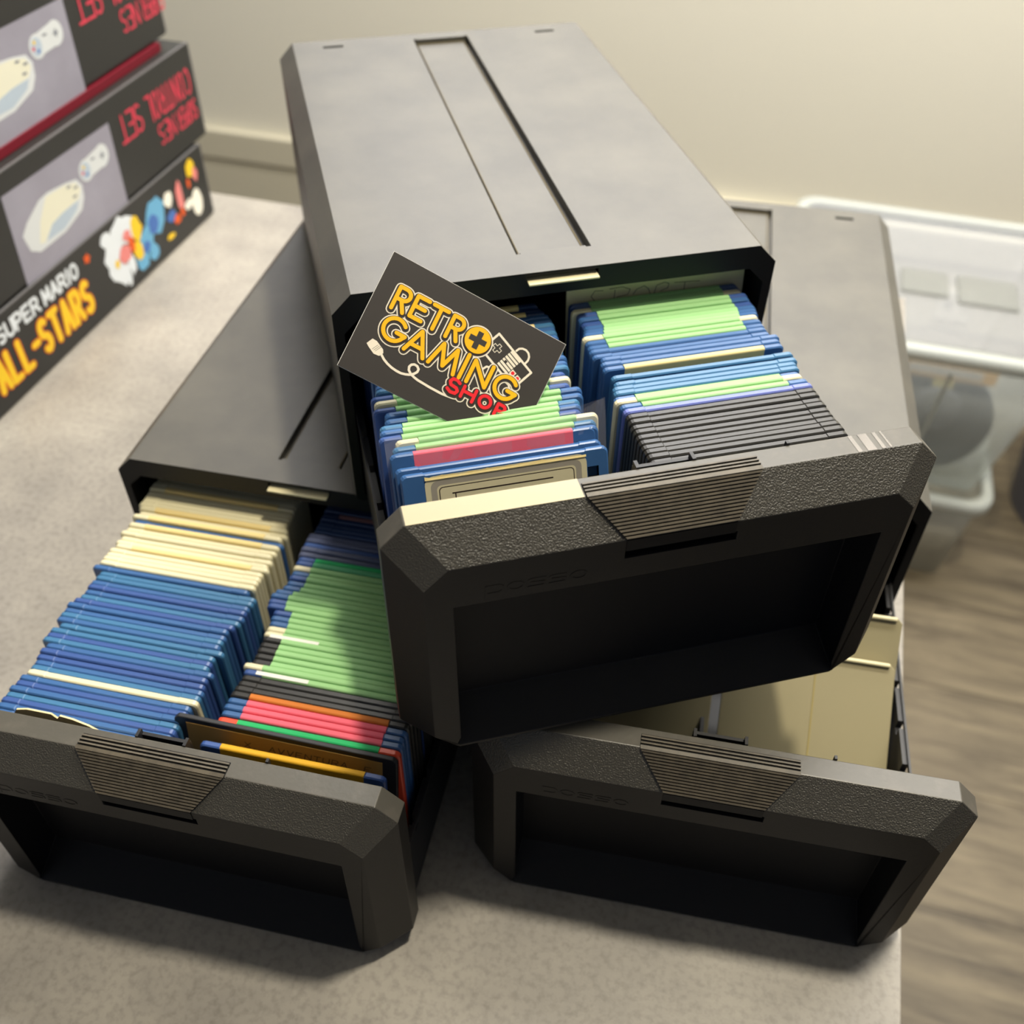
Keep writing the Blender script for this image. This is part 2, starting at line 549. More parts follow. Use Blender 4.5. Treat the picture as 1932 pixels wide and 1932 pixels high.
def grip_mesh():
    bm = bmesh.new()
    path = [(-.0032, .1265), (-.0100, .1265), (-.0223, .1133), (-.0223, .1078)]

    def pt(s):
        acc = 0
        for (y0, z0), (y1, z1) in zip(path[:-1], path[1:]):
            L = math.hypot(y1 - y0, z1 - z0)
            if s <= acc + L + 1e-9:
                k = (s - acc) / L
                return y0 + (y1 - y0) * k, z0 + (z1 - z0) * k, -(z1 - z0) / L, (y1 - y0) / L
            acc += L
        return y1, z1, -(z1 - z0) / L, (y1 - y0) / L
    top_w, bot_w = .0342, .0215
    L1 = .0068
    L2 = math.hypot(.0123, .0132)

    def hw(s):
        return top_w if s < L1 else top_w + (bot_w - top_w) * min(1, (s - L1) / L2)
    # thin base plate
    for s0, s1 in ((0, L1), (L1, L1 + L2), (L1 + L2, L1 + L2 + .0055)):
        q = []
        for s in (s0 + 1e-5, s1 - 1e-5):
            y, z, ny, nz = pt(s)
            ny, nz = -abs(ny) if True else ny, abs(nz)
            for off in (-.0006, .00035):
                for sx in (-1, 1):
                    q.append((sx * hw(s), y + ny * off, z + nz * off, off))
        v = [bm.verts.new(p[:3]) for p in q]
        for f in ((0, 1, 3, 2), (4, 6, 7, 5), (0, 4, 5, 1), (2, 3, 7, 6), (0, 2, 6, 4), (1, 5, 7, 3)):
            fc = bm.faces.new([v[i] for i in f])
            fc.material_index = 0
    ribs = [.0008, .0026, .0044, .0062] + [L1 + .0006 + i * (L2 - .0010) / 12.6 for i in range(13)]
    for s in ribs:
        q = []
        for ss in (s, s + .00078):
            y, z, ny, nz = pt(min(ss, L1 + L2 - 1e-4) if s >= L1 else ss)
            ny, nz = -abs(ny), abs(nz)
            for off in (.0003, .0012):
                for sx in (-1, 1):
                    q.append((sx * (hw(ss) - .0001), y + ny * off, z + nz * off))
        v = [bm.verts.new(p) for p in q]
        for f in ((0, 1, 3, 2), (4, 6, 7, 5), (0, 4, 5, 1), (2, 3, 7, 6), (0, 2, 6, 4), (1, 5, 7, 3)):
            fc = bm.faces.new([v[i] for i in f])
            fc.material_index = 1
    bmesh.ops.recalc_face_normals(bm, faces=bm.faces)
    me = bpy.data.meshes.new('grip')
    bm.to_mesh(me)
    bm.free()
    me.materials.append(M['case_dark'])
    me.materials.append(M['rib'])
    return me


def tray_mesh(ext):
    """open tray with notched side walls, drawn in drawer coordinates (y = 0 at the panel's rear face)"""
    bm = bmesh.new()
    Lt = .305
    box(bm, -.1040, .1040, .0, Lt, .0045, .0062)
    for s in (-1, 1):
        x0, x1 = sorted((s * .1010, s * .1040))
        y = 0.0
        for k in range(12):
            y1 = min(y + .0215, Lt)
            box(bm, x0, x1, y, y1, .0062, .0550)
            if y1 >= Lt:
                break
            box(bm, x0, x1, y1, min(y1 + .0050, Lt), .0062, .0490)
            y = y1 + .0050
        xa, xb = sorted((s * .1035, s * .1046))
        box(bm, xa, xb, 0, Lt, .0540, .0566)
    box(bm, -.0010, .0010, .0, Lt, .0062, .0460)
    box(bm, -.1040, .1040, Lt - .002, Lt, .0062, .0550)
    me = bpy.data.meshes.new('tray')
    bm.to_mesh(me)
    bm.free()
    me.materials.append(M['tray'])
    return me


pm = front_panel_mesh()
gm = grip_mesh()
BOXES = {}
frames = {
    'T': dict(loc=(-.22404554, -.46232366, .1275), rot=(-.0022, .0010436, .5153976), e=.1415568),
    'L': dict(loc=(-.35585697, -.51371709, .0002), rot=(0, 0, .0673255), e=.1661519),
    'R': dict(loc=(-.12644783, -.43481246, .0002), rot=(0, 0, .0874213), e=.1767137)}
frames['T']['rot'] = (-.0060, .0010436, .5153976)
labels = {
    'T': 'black plastic disk drawer box lying crosswise on top of the two others',
    'L': 'black disk drawer box on the table at left, drawer pulled out full of disks',
    'R': 'black disk drawer box on the table at right, holding only cream dividers'}
root0 = None
for k in 'TLR':
    f = frames[k]
    root = empty('disk_drawer_box', f['loc'], f['rot'], labels[k], 'storage box', 'black disk drawer boxes piled on the table')
    if case_mesh is None:
        make_case(root)
    else:
        o = bpy.data.objects.new('case', case_mesh)
        C.objects.link(o)
        o.parent = root
        bevel(o, .0006, 2, 50)
    # dust collected along the label recess
    bm = bmesh.new()
    zr = H - .0032
    for x0, x1, y0, y1 in ((-.0163, -.0159, .02, .312), (.0157, .0163, .02, .312), (-.0160, .0160, .3122, .3135)):
        box(bm, x0, x1, y0, y1, zr, zr + .0003)
    d = mesh_obj('dust_line', bm, M['dust'], root)
    d['label'] = 'ochre dust along the edges of the label recess'
    # strip seen in the slot of the front lip
    bm = bmesh.new()
    box(bm, -.0174, .0172, -.0036, .0050, .1222, .1232)
    s = mesh_obj('label_strip', bm, M['cream_plastic'], root)
    s['label'] = 'cream tongue in the front slot'
    bevel(s, .0003)
    dr = empty('drawer', (0, -f['e'], 0))
    dr.parent = root
    me = tray_mesh(f['e'])
    tr = bpy.data.objects.new('tray', me)
    C.objects.link(tr)
    tr.parent = dr
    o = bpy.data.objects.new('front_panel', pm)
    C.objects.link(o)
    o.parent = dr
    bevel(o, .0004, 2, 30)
    o = bpy.data.objects.new('ribbed_grip', gm)
    C.objects.link(o)
    o.parent = dr
    o['label'] = 'ribbed trapezoid finger grip'
    # embossed maker's word on the frame below the slope
    bm = bmesh.new()
    write(bm, 'posso', -.0740, .0972, .0062, .0050, .0018, .00085, 0, 0, lambda u, v, z: (u, -.0223 - z, v), h=.00014)
    bmesh.ops.recalc_face_normals(bm, faces=bm.faces)
    o = mesh_obj('embossed_name', bm, M['frame'], dr)
    # latch bracket behind the panel
    bm = bmesh.new()
    box(bm, -.0118, -.0104, .0000, .0040, .118, .1272)
    box(bm, .0104, .0118, .0000, .0040, .118, .1272)
    box(bm, -.0118, .0118, .0028, .0044, .112, .1245)
    mesh_obj('latch_bracket', bm, M['tray'], dr)
    bm = bmesh.new()
    box(bm, .0485, .0497, .0, .0018, .120, .1275)
    mesh_obj('pin', bm, M['tray'], dr)
    BOXES[k] = (root, dr)
    f['M'] = Matrix.LocRotScale(Vector(f['loc']), Euler(f['rot']), None)

# tape left on the top box's front edge
dr = BOXES['T'][1]
bm = bmesh.new()
box(bm, -.0998, -.0348, -.0102, -.0002, .1265, .12665)
mesh_obj('sticky_tape', bm, M['tape'], dr)['label'] = 'beige clear tape with painted glare, on the left of the front edge'
bm = bmesh.new()
for x0, x1 in ((.0735, .0752), (.0775, .0812), (.0835, .0850), (.0868, .0876)):
    box(bm, x0, x1, -.0100, -.0004, .1265, .1267)
mesh_obj('tape_scrap', bm, M['scuff'], dr)['label'] = 'grey tape scraps on the right of the front edge'

# ------------------------------------------------------------------ floppy disks
DW, DH, DT = .090, .094, .00325


def disk_mesh():
    bm = bmesh.new()
    hw = DW / 2
    out = []
    r = .0024
    for cx, cz, a0 in ((hw - r, DH - r, 0), (-hw + r, DH - r, 90), (-hw + r, r, 180), (hw - r, r, 270)):
        pts = [(cx + r * math.cos(math.radians(a0 + 30 * i)), cz + r * math.sin(math.radians(a0 + 30 * i))) for i in range(4)]
        out += pts
        if a0 == 0:
            out += [(.0354, DH), (.0350, DH - .0003), (-.0350, DH - .0003), (-.0354, DH)]
    i = .0006

    def ring(y, k):
        return [(x - math.copysign(k, x), y, z - k if z > DH / 2 else z + k) for x, z in out]
    loft(bm, [ring(-DT / 2, i), ring(-DT / 2 + i, 0), ring(DT / 2 - i, 0), ring(DT / 2, i)])
    me = bpy.data.meshes.new('shell')
    bm.to_mesh(me)
    bm.free()
    return me


base = disk_mesh()
shells = {}
for k in disk_cols:
    me = base.copy()
    me.name = 'shell_' + k
    me.materials.append(M['d_' + k])
    shells[k] = me
# front-most disk shell, with its write-protect window cut through
bm = bmesh.new()
bm.from_mesh(base)
o = mesh_obj('tmp', bm, [M['d_blue'], M['case_dark']])
bool_diff(o, [cutbox(.0355, .0405, -.01, .01, .0805, .0860)])
shells['window'] = o.data
bpy.data.objects.remove(o, do_unlink=True)
labm = {}
for k in lab_cols:
    bm = bmesh.new()
    t2 = .00168
    box(bm, -.0348, .0348, -t2, -.0015, .040, .076)
    zt = .09425
    prof = [(-t2, .076), (t2, .076), (t2, zt - .0009), (t2 - .00025, zt - .00035), (t2 - .0008, zt), (-t2 + .0008, zt), (-t2 + .00025, zt - .00035), (-t2, zt - .0009)]
    loft(bm, [[(-.0348, a, b) for a, b in prof], [(.0348, a, b) for a, b in prof]])
    me = bpy.data.meshes.new('label_' + k)
    bm.to_mesh(me)
    bm.free()
    me.materials.append(M['l_' + k])
    labm[k] = me
bm = bmesh.new()
box(bm, -.024, .016, -.00172, .00172, -.0004, .030)
shut = bpy.data.meshes.new('shutter')
bm.to_mesh(shut)
bm.free()
shut.materials.append(M['shutter'])

ONES = 'first second third fourth fifth sixth seventh eighth ninth tenth eleventh twelfth thirteenth fourteenth fifteenth sixteenth seventeenth eighteenth nineteenth'.split()
TENS = {20: 'twent', 30: 'thirt', 40: 'fort', 50: 'fift', 60: 'sixt'}


def ordinal(n):
    if n < 20:
        return ONES[n - 1]
    t = n // 10 * 10
    if n % 10 == 0:
        return TENS[t] + 'ieth'
    return TENS[t] + 'y-' + ONES[n % 10 - 1]


def place(box_key, x, y, z, rot=(0, 0, 0)):
    m = frames[box_key]['M'] @ Matrix.LocRotScale(Vector((x, y, z)), Euler(rot), None)
    return m.to_translation(), m.to_euler()


def leaned(yf, deg, h=.094, t=DT):
    """base position of a plate that leans back by deg and whose top front edge is at yf"""
    a = math.radians(deg)
    return yf + t / 2 * math.cos(a) - h * math.sin(a)


def add_disk(box_key, xc, yf, col, lab, label, group, z=.0063, rot=(0, 0, 0), shell=None, name='floppy_disk', extra=None, deg=0):
    """xc = centre, yf = the front edge of the disk, both in box coordinates"""
    if deg:
        rot = (-math.radians(deg), rot[1], rot[2])
        z += DT / 2 * math.sin(math.radians(deg))
    loc, r = place(box_key, xc, leaned(yf, deg) if deg else yf + DT / 2, z, rot)
    root = empty(name, loc, r, label, 'floppy disk', group)
    s = bpy.data.objects.new('shell', shell or shells[col])
    C.objects.link(s)
    s.parent = root
    c = bpy.data.objects.new('shutter', shut)
    C.objects.link(c)
    c.parent = root
    if lab:
        l = bpy.data.objects.new('label', labm[lab])
        C.objects.link(l)
        l.parent = root
    return root


DESC = {'blue': 'blue', 'petrol': 'petrol-blue', 'navy': 'navy blue', 'slate': 'slate-blue', 'periwinkle': 'periwinkle', 'cream': 'cream', 'black': 'black', 'red': 'orange-red', 'indigo': 'dark blue'}


def row(box_key, side, items, rowname, group, start=1, deg=0):
    """items front to back: (x_left, y_front, colour, label colour, dz)"""
    for n, it in enumerate(items, start):
        xl, yf, col, lab = it[:4]
        dz = it[4] if len(it) > 4 else 0.0
        if dz == 0:
            dz = random.uniform(-.0006, .0006)
        lt = f'{DESC[col]} floppy disk ' + (f'with {lab} label, ' if lab else 'without label, ') + f'{ordinal(n)} from front, {rowname}'
        rz = random.uniform(-.002, .002)
        add_disk(box_key, xl + DW / 2, yf, col, lab, lt, group, z=.0063 + dz, rot=(0, 0, rz), deg=deg(n) if callable(deg) else deg)


mm = .001
# top box, right-hand row
it = []
ys = [-112.8, -109.4, -106.0, -102.6, -99.2, -95.8, -92.4, -89.0, -85.6]
for y in ys:
    it.append((6.9, y, 'black', None))
it += [(6.9, -82.2, 'black', None), (6.7, -78.8, 'periwinkle', None), (6.2, -75.4, 'blue', 'green'), (4.8, -72.0, 'cream', 'green', 1.0), (5.6, -68.6, 'blue', 'green'),
       (6.6, -65.2, 'petrol', None), (7.2, -61.8, 'petrol', None), (9.0, -58.2, 'petrol', None), (9.4, -53.0, 'petrol', None), (7.6, -46.0, 'blue', 'cream'), (7.6, -42.4, 'blue', None), (8.6, -39.0, 'blue', None),
       (5.5, -35.6, 'blue', None), (5.1, -32.2, 'blue', None), (5.4, -28.8, 'blue', 'green'), (5.3, -25.4, 'blue', 'green'), (4.8, -22.0, 'cream', 'green', 1.0), (6.3, -18.6, 'blue', 'green'),
       (7.5, -15.2, 'blue', 'green'), (8.4, -11.8, 'blue', 'green'), (8.3, -8.4, 'navy', 'green'), (7.8, -5.0, 'blue', 'green'), (8.1, -1.6, 'navy', 'green'), (6.2, 1.8, 'cream', 'green', .8), (7.1, 5.2, 'navy', 'green'), (7.1, 8.6, 'navy', 'green')]
it = [(a[0] * mm, a[1] * mm, a[2], a[3]) + ((a[4] * mm,) if len(a) > 4 else ()) for a in it]
row('T', 'right', it, 'right row of top box', 'floppy disks in the right row of the top box')
# top box, left-hand row
it = [(-95.6, -80.9, 'blue', None), (-95.4, -77.3, 'petrol', 'green'), (-93.4, -73.8, 'cream', 'green', .6), (-100.0, -70.2, 'navy', 'green'), (-99.1, -66.8, 'blue', 'green'), (-98.6, -63.4, 'petrol', 'green'),
      (-95.9, -59.3, 'blue', 'green'), (-95.3, -55.2, 'blue', 'green'), (-99.7, -51.6, 'navy', 'green'), (-98.6, -48.0, 'cream', 'green', .4), (-99.6, -43.9, 'navy', 'green'), (-97.0, -40.0, 'petrol', 'cream'),
      (-96.5, -36.5, 'blue', None), (-96.0, -33.0, 'blue', 'green'), (-97.5, -29.4, 'blue', None), (-96.0, -25.9, 'petrol', None), (-96, -22.4, 'blue', 'cream'), (-95.5, -18.9, 'blue', None), (-95.0, -15.4, 'blue', None),
      (-94.8, -11.9, 'petrol', None), (-94.6, -8.4, 'blue', 'cream'), (-94.2, -4.9, 'petrol', 'cream'), (-94.4, -1.4, 'blue', None), (-95, 2.1, 'blue', None), (-96, 5.6, 'indigo', 'cream'), (-97, 9.1, 'indigo', None), (-98, 12.6, 'indigo', 'cream')]
it = [(a[0] * mm, a[1] * mm, a[2], a[3]) + ((a[4] * mm,) if len(a) > 4 else ()) for a in it]
for i_ in range(len(it)):
    pass
row('T', 'left', it, 'left row of top box', 'floppy disks in the left row of the top box', 4, lambda n: max(0, 17 - (n - 4) * 1.0))
# lower left box, left-hand row
it = []
tints = ['petrol', 'blue', 'blue', 'navy', 'petrol', 'blue', 'navy', 'blue', 'petrol', 'petrol', 'blue', 'navy', 'navy', 'blue', 'petrol', 'navy', 'petrol', 'petrol', 'blue']
XR = {}
xr = [(-157.5, -9), (-147.7, -11.5), (-141, -9), (-136.6, -7.7), (-131, -5.4), (-127.1, -6), (-117, -6.8), (-113.1, -5.3), (-110.5, -11.7), (-104, -10.3), (-100.4, -5.8), (-97.9, -11.3), (-91.9, -10.4), (-87.4, -9.7), (-84.2, -7.3), (-80.8, -5.8), (-77.7, -9.4), (-75.3, -5), (-63.2, -4.1), (-61.2, -10.4)]
y = -157.6
n = 0
while y < -59.5:
    xx = min(xr, key=lambda q: abs(q[0] - y))[1]
    col = tints[n % len(tints)]
    dz = 0.0
    if abs(y + 130.6) < 1.75:
        col, xx, dz = 'cream', -5.4, .9
    it.append((max(xx - 90.0, -99.2), y, col, None, dz))
    y += 3.38
    n += 1
pat = ['cream'] * 30
y0 = y
k = 0
while y < 22:
    col = 'cream'
    lab = None
    xx = -6.0 + random.uniform(-1.2, 1.2)
    dz = random.choice([.0, .5, -.4, .3])
    if abs(y + 23.5) < 1.7:
        col, xx, dz = 'blue', -4.8, -.9
    if y > -12:
        xx = -8.0
    if k < 2:
        xx, dz = -6.8, 1.2
    elif k % 7 == 4 or (-26 < y < -12 and k % 2):
        lab = 'cream'
        dz = .7
    it.append((xx - 90, y, col, lab, dz))
    y += 3.38
    k += 1
it = [(a[0] * mm, a[1] * mm, a[2], a[3], a[4] * mm) for a in it]
row('L', 'left', it, 'left row of left box', 'floppy disks in the left row of the lower left box')
# lower left box, right-hand row
it = [ (6.9, -136.1, 'red', 'emerald', .3), (7.0, -132.0, 'blue', 'pink'), (6.6, -128.3, 'blue', 'pink'), (6.9, -124.6, 'blue', 'pink'),
      (7.0, -121.1, 'black', 'orange', .5), (7.4, -117.6, 'black', None), (7.8, -114.2, 'black', None), (8.3, -110.8, 'black', None), (7.8, -107.2, 'navy', 'green'), (6.4, -103.7, 'cream', 'green', .5)]
gx = [9.2, 9.2, 9.2, 9.2, 9.3]
y = -100.2
for x in gx:
    it.append((x, y, 'black', 'green'))
    y += 3.5
for x, c, l in ((8.5, 'cream', 'green'), (8.7, 'cream', 'green'), (8.6, 'blue', 'green'), (7.9, 'blue', 'green'), (7.9, 'navy', 'green'), (3.2, 'navy', 'green'), (2.4, 'navy', 'green'), (2.2, 'blue', 'green'), (3.1, 'blue', 'green'),
                (6.0, 'blue', 'green'), (6.9, 'blue', 'green'), (7.0, 'navy', 'green'), (7.0, 'blue', 'green'), (6.6, 'cream', 'green'), (6.8, 'navy', 'teal'), (6.6, 'navy', 'emerald')):
    it.append((x, y, c, l))
    y += 3.55
for c in ('slate', 'slate', 'navy', 'slate', 'slate'):
    it.append((5.6, y, c, None))
    y += 3.7
while y < 26:
    it.append((8.0, y, 'indigo', 'rose' if 5 < y < 8.4 else None))
    y += 3.4
it = [(a[0] * mm, a[1] * mm, a[2], a[3]) + ((a[4] * mm,) if len(a) > 4 else ()) for a in it]
row('L', 'right', it, 'right row of left box', 'floppy disks in the right row of the lower left box', 2)
add_disk('L', .0490, -.1490, 'navy', 'yellow', 'navy blue floppy disk with yellow label, frontmost in right row of left box', 'floppy disks in the right row of the lower left box', deg=9)

# little blank stickers on three of the green labels
for (x, y, w_) in ((14.5, -64.6, 26), (12.5, -84.0, 26), (14.6, -107.2, 27)):
    loc, r = place('L', x * mm, y * mm + .0004, .0063 + .0943)
    bm = bmesh.new()
    box(bm, 0, w_ * mm, 0, .0022, 0, .00012)
    o = mesh_obj('paper_sticker', bm, M['l_white'])
    o.location, o.rotation_euler = loc, r
    o['label'] = {14.5: 'narrow white sticker across the farthest stickered green disk label', 12.5: 'narrow white sticker across the middle stickered green disk label', 14.6: 'narrow white sticker across green label just behind the black disks'}[x]
    o['category'] = 'sticker'
    o['group'] = 'white stickers on green disk labels'

# front-most disk of the top box: blue, old cream label printed with lines, write-protect window
r = add_disk('T', -.0494, -.0912, 'blue', None, 'blue floppy disk with torn cream label, frontmost in the left row of top box', 'floppy disks in the left row of the top box', z=.0062, shell=shells['window'], deg=22)
bm = bmesh.new()
yq = -DT / 2 - .0001
T_ = lambda u, v, z: (u, yq - z, v)


def rrect(bm, x0, x1, z0, z1, rad, z, mi):
    pts = []
    for cx, cz, a0 in ((x1 - rad, z1 - rad, 0), (x0 + rad, z1 - rad, 90)):
        pts += [(cx + rad * math.cos(math.radians(a0 + 18 * i)), cz + rad * math.sin(math.radians(a0 + 18 * i))) for i in range(6)]
    pts += [(x0, z0), (x1, z0)]
    f = bm.faces.new([bm.verts.new(T_(u, v, z)) for u, v in pts])
    f.material_index = mi


rrect(bm, -.0352, .0352, .030, .0925, .004, 0, 0)
rrect(bm, -.0328, .0328, .030, .0902, .003, .00003, 1)
rrect(bm, -.0303, .0303, .030, .0880, .002, .00006, 0)
rrect(bm, -.0295, .0295, .030, .0872, .0018, .00009, 2)
rrect(bm, -.0291, .0291, .030, .0868, .0015, .00012, 0)
ribbon(bm, [(-.0240, .0838), (.0200, .0838)], .0006, .00015, 2, 'flat', T_)
ribbon(bm, [(-.0226, .0838), (-.0226, .0805)], .0005, .00015, 2, 'flat', T_)
ribbon(bm, [(-.0236, .0805), (-.0216, .0805)], .0004, .00015, 2, 'flat', T_)
bmesh.ops.recalc_face_normals(bm, faces=bm.faces)
o = mesh_obj('label', bm, [mat('aged_cream_label', (214, 206, 172), .6, .25), mat('grey_label_border', (160, 154, 142), .6, .25), M['ink']], r)
o['label'] = 'cream paper label with grey border and a ruled line'
# torn paper edge of that label
bm = bmesh.new()
pts = []
for i in range(30):
    u = -.0350 + .070 * i / 29
    pts.append((u, .0918 + random.uniform(0, .0010)))
vs = [bm.verts.new(T_(u, v, .0002)) for u, v in pts] + [bm.verts.new(T_(u, .0910, .0004)) for u, v in reversed(pts)]
bm.faces.new(vs)
o = mesh_obj('torn_edge', bm, M['l_cream'], r)
# a blue disk behind it and the sleeved pink-labelled one
add_disk('T', -.0509, -.0868, 'blue', None, 'blue floppy disk just behind the torn-label disk, left row of top box', 'floppy disks in the left row of the top box', z=.0062, deg=22)
add_disk('T', -.0521, -.0811, 'blue', 'pink', 'blue floppy disk with pink label inside the clear plastic sleeve', 'floppy disks in the left row of the top box', z=.0088, deg=21)
# clear sleeve round the pink-labelled disk
loc, rr = place('T', -.0500, leaned(-.0811, 21), .0068, (-math.radians(21), 0, 0))
bm = bmesh.new()
nx, nz = 26, 20
for sgn in (-1, 1):
    grid = []
    for j in range(nz + 1):
        rowv = []
        for i in range(nx + 1):
            u = -.0482 + .0964 * i / nx
            v = .1015 * j / nz
            e = max(0, (j / nz - .85) / .15)
            edge = min(i, nx - i) / nx
            th = .0024 * min(1, edge * 8)
            wob = .0009 * math.sin(i * .9 + j * .7) * e + .0006 * math.sin(i * 2.1 - j) * e
            top = .0030 * math.sin(i * .33 + .5 * (sgn > 0)) * e if j == nz else 0
            corner = .0050 * e * max(0, (i / nx - .86) / .14)
            rowv.append(bm.verts.new((u, sgn * th + wob + sgn * .0008 * e, v + top + corner)))
        grid.append(rowv)
    for j in range(nz):
        for i in range(nx):
            bm.faces.new((grid[j][i], grid[j][i + 1], grid[j + 1][i + 1], grid[j + 1][i]))
o = mesh_obj('plastic_sleeve', bm, M['sleeve'], smooth=True)
o.location, o.rotation_euler = loc, rr
o['label'] = 'crinkled clear plastic sleeve around the pink-labelled disk in the top box'
o['category'] = 'plastic sleeve'


# ------------------------------------------------------------------ dividers
def divider(bm, w, h, t=.0014, r=.003, notch=None):
    out = []
    for cx, cz, a0 in ((w / 2 - r, h - r, 0), (-w / 2 + r, h - r, 90)):
        out += [(cx + r * math.cos(math.radians(a0 + 18 * i)), cz + r * math.sin(math.radians(a0 + 18 * i))) for i in range(6)]
    out += [(-w / 2, 0), (w / 2, 0)] if not notch else notch(w)
    loft(bm, [[(x, -t / 2, z) for x, z in out], [(x, t / 2, z) for x, z in out]])


# SPORT divider in the top box
loc, rr = place('T', .0544, leaned(.0150, 6, .1022, .0014), .0063, (-math.radians(6), 0, 0))
rt = empty('index_divider', loc, rr, 'cream index divider with SPORT pencilled on it, behind green-labelled disks of top box', 'divider')
bm = bmesh.new()
divider(bm, .0950, .1022)
mesh_obj('card', bm, M['cream_plastic'], rt)
bm = bmesh.new()
T2 = lambda u, v, z: (u, -.0007 - .00005 - z, v)
SX, SZ = -.0544, -.0063
st = [[(.0259, .104), (.0215, .1043), (.0196, .1015), (.0215, .0990), (.0272, .0981)],
      [(.0322, .1035), (.0318, .0984)], [(.0293, .1045), (.0360, .1048), (.0403, .1030), (.0390, .1003), (.0332, .0995)],
      [(.0419, .0999), (.0437, .1025), (.0477, .1039), (.0500, .1020), (.0513, .0986)],
      [(.0542, .103), (.0531, .0984)], [(.0545, .1034), (.0585, .1045), (.0609, .1036), (.0605, .1012), (.0565, .0998)],
      [(.064, .1036), (.0776, .1029)], [(.0696, .1033), (.0694, .0986)]]
for s in st:
    ribbon(bm, [(a + SX, b + SZ) for a, b in s], .00035, 0, 0, 'round', T2)
mesh_obj('pencil_writing', bm, M['pencil'], rt)['label'] = 'pencilled word SPORT'

# framed black divider in the lower left box
loc, rr = place('L', .0405, leaned(-.1395, 9, .0955, .002), .0090, (-math.radians(9), .022, 0))
rt = empty('index_divider', loc, rr, 'black-framed index divider with brown handwritten strip, front right of lower-left box', 'divider')
bm = bmesh.new()
loft(bm, [[(-.0545, -.0012, 0), (.0545, -.0012, 0), (.0545, -.0012, .0935), (.0525, -.0012, .0955), (-.0525, -.0012, .0955), (-.0545, -.0012, .0935)],
          [(-.0545, .0014, 0), (.0545, .0014, 0), (.0545, .0014, .0935), (.0525, .0014, .0955), (-.0525, .0014, .0955), (-.0545, .0014, .0935)]])
o = mesh_obj('frame', bm, M['tray'], rt)
bevel(o, .0005)
bm = bmesh.new()
box(bm, -.0485, .0475, -.00135, -.0011, .0620, .0925)
o = mesh_obj('title_strip', bm, mat('brown_title_paper', (166, 132, 72), .6, .25), rt)
bm = bmesh.new()
T3 = lambda u, v, z: (u, -.00140 - z, v)
write(bm, 'X.', -.0200, .0838, .0028, .0034, .0016, .0005, 0, 0, T3, .1)
write(bm, 'AVVENTURA', -.0080, .0838, .0030, .0036, .0014, .0005, 0, 0, T3, .15)
write(bm, 'F', .0385, .0838, .0030, .0036, .0014, .0005, 0, 0, T3, .2)
mesh_obj('pencil_writing', bm, M['pencil'], rt)

# the cut cream label card peeking over the front of the lower left box
loc, rr = place('L', -.0536, -.1612, .0070)
bm = bmesh.new()
pr = [(-.030, 0), (.030, 0), (.030, .097), (.0215, .1070), (.0150, .1120), (.0080, .1148), (.0020, .1158), (.0000, .1132), (-.0022, .1160), (-.0140, .1160), (-.0200, .1140), (-.0240, .1080), (-.030, .097)]
loft(bm, [[(x, -.0004, z) for x, z in pr], [(x, .0004, z) for x, z in pr]])
o = mesh_obj('paper_tab', bm, mat('warm_cream_paper', (240, 218, 164), .6, .25))
o.location, o.rotation_euler = loc, rr
o['label'] = 'curved cream paper tab sticking up just behind the lower-left drawer front'
o['category'] = 'paper tab'

# cream dividers leaning back in the lower right box
rise = math.radians(54)          # tilt away from upright


def lean(x, yb, w, h, tilt, label, cut=None, groove=True, z=.0075):
    loc, rr = place('R', x, yb, z, (-tilt, 0, 0))
    rt = empty('index_divider', loc, rr, label, 'divider', 'cream dividers leaning in the lower right box')
    bm = bmesh.new()
    out = [(-w / 2, 0), (w / 2, 0), (w / 2, h - .003), (w / 2 - .003, h), (-w / 2 + .003, h), (-w / 2, h - .003)] if cut is None else cut
    loft(bm, [[(a, 0, b) for a, b in out], [(a, .0016, b) for a, b in out]])
    o = mesh_obj('plate', bm, M['divider'], rt)
    bevel(o, .0004)
    bm = bmesh.new()
    zt = max(b for a, b in out)
    xs = [a for a, b in out if abs(b - zt) < 1e-6]
    box(bm, min(xs), max(xs), -.0022, .0018, zt - .0022, zt)
    o = mesh_obj('top_bead', bm, M['cream_plastic'], rt)
    bevel(o, .0009, 3)
    if groove:
        bm = bmesh.new()
        box(bm, .0030, .0038, -.00025, 0, .004, h - .004)
        mesh_obj('crease', bm, mat('dim_ochre_line', (150, 136, 86), .6, .2), rt)
    return rt


lean(.0530, -.1660, .0890, .1125, math.radians(56), 'cream divider leaning back, nearest the front on the right of lower-right box')
lean(.0545, -.1300, .0890, .1100, math.radians(45), 'cream divider leaning back behind the front one, right side of lower-right box', groove=False)
cut = [(-.0445, 0), (.0360, 0), (.0360, .040), (.0460, .040), (.0460, .106), (.043, .109), (-.0415, .109), (-.0445, .106)]
lean(-.0425, -.1660, .0890, .109, math.radians(56), 'cream divider with stepped right edge, leaning in the left of lower-right box', cut=cut, groove=False)
lean(-.0500, -.1300, .0890, .109, math.radians(45), 'cream divider leaning behind the stepped one, left side of lower-right box', groove=False)

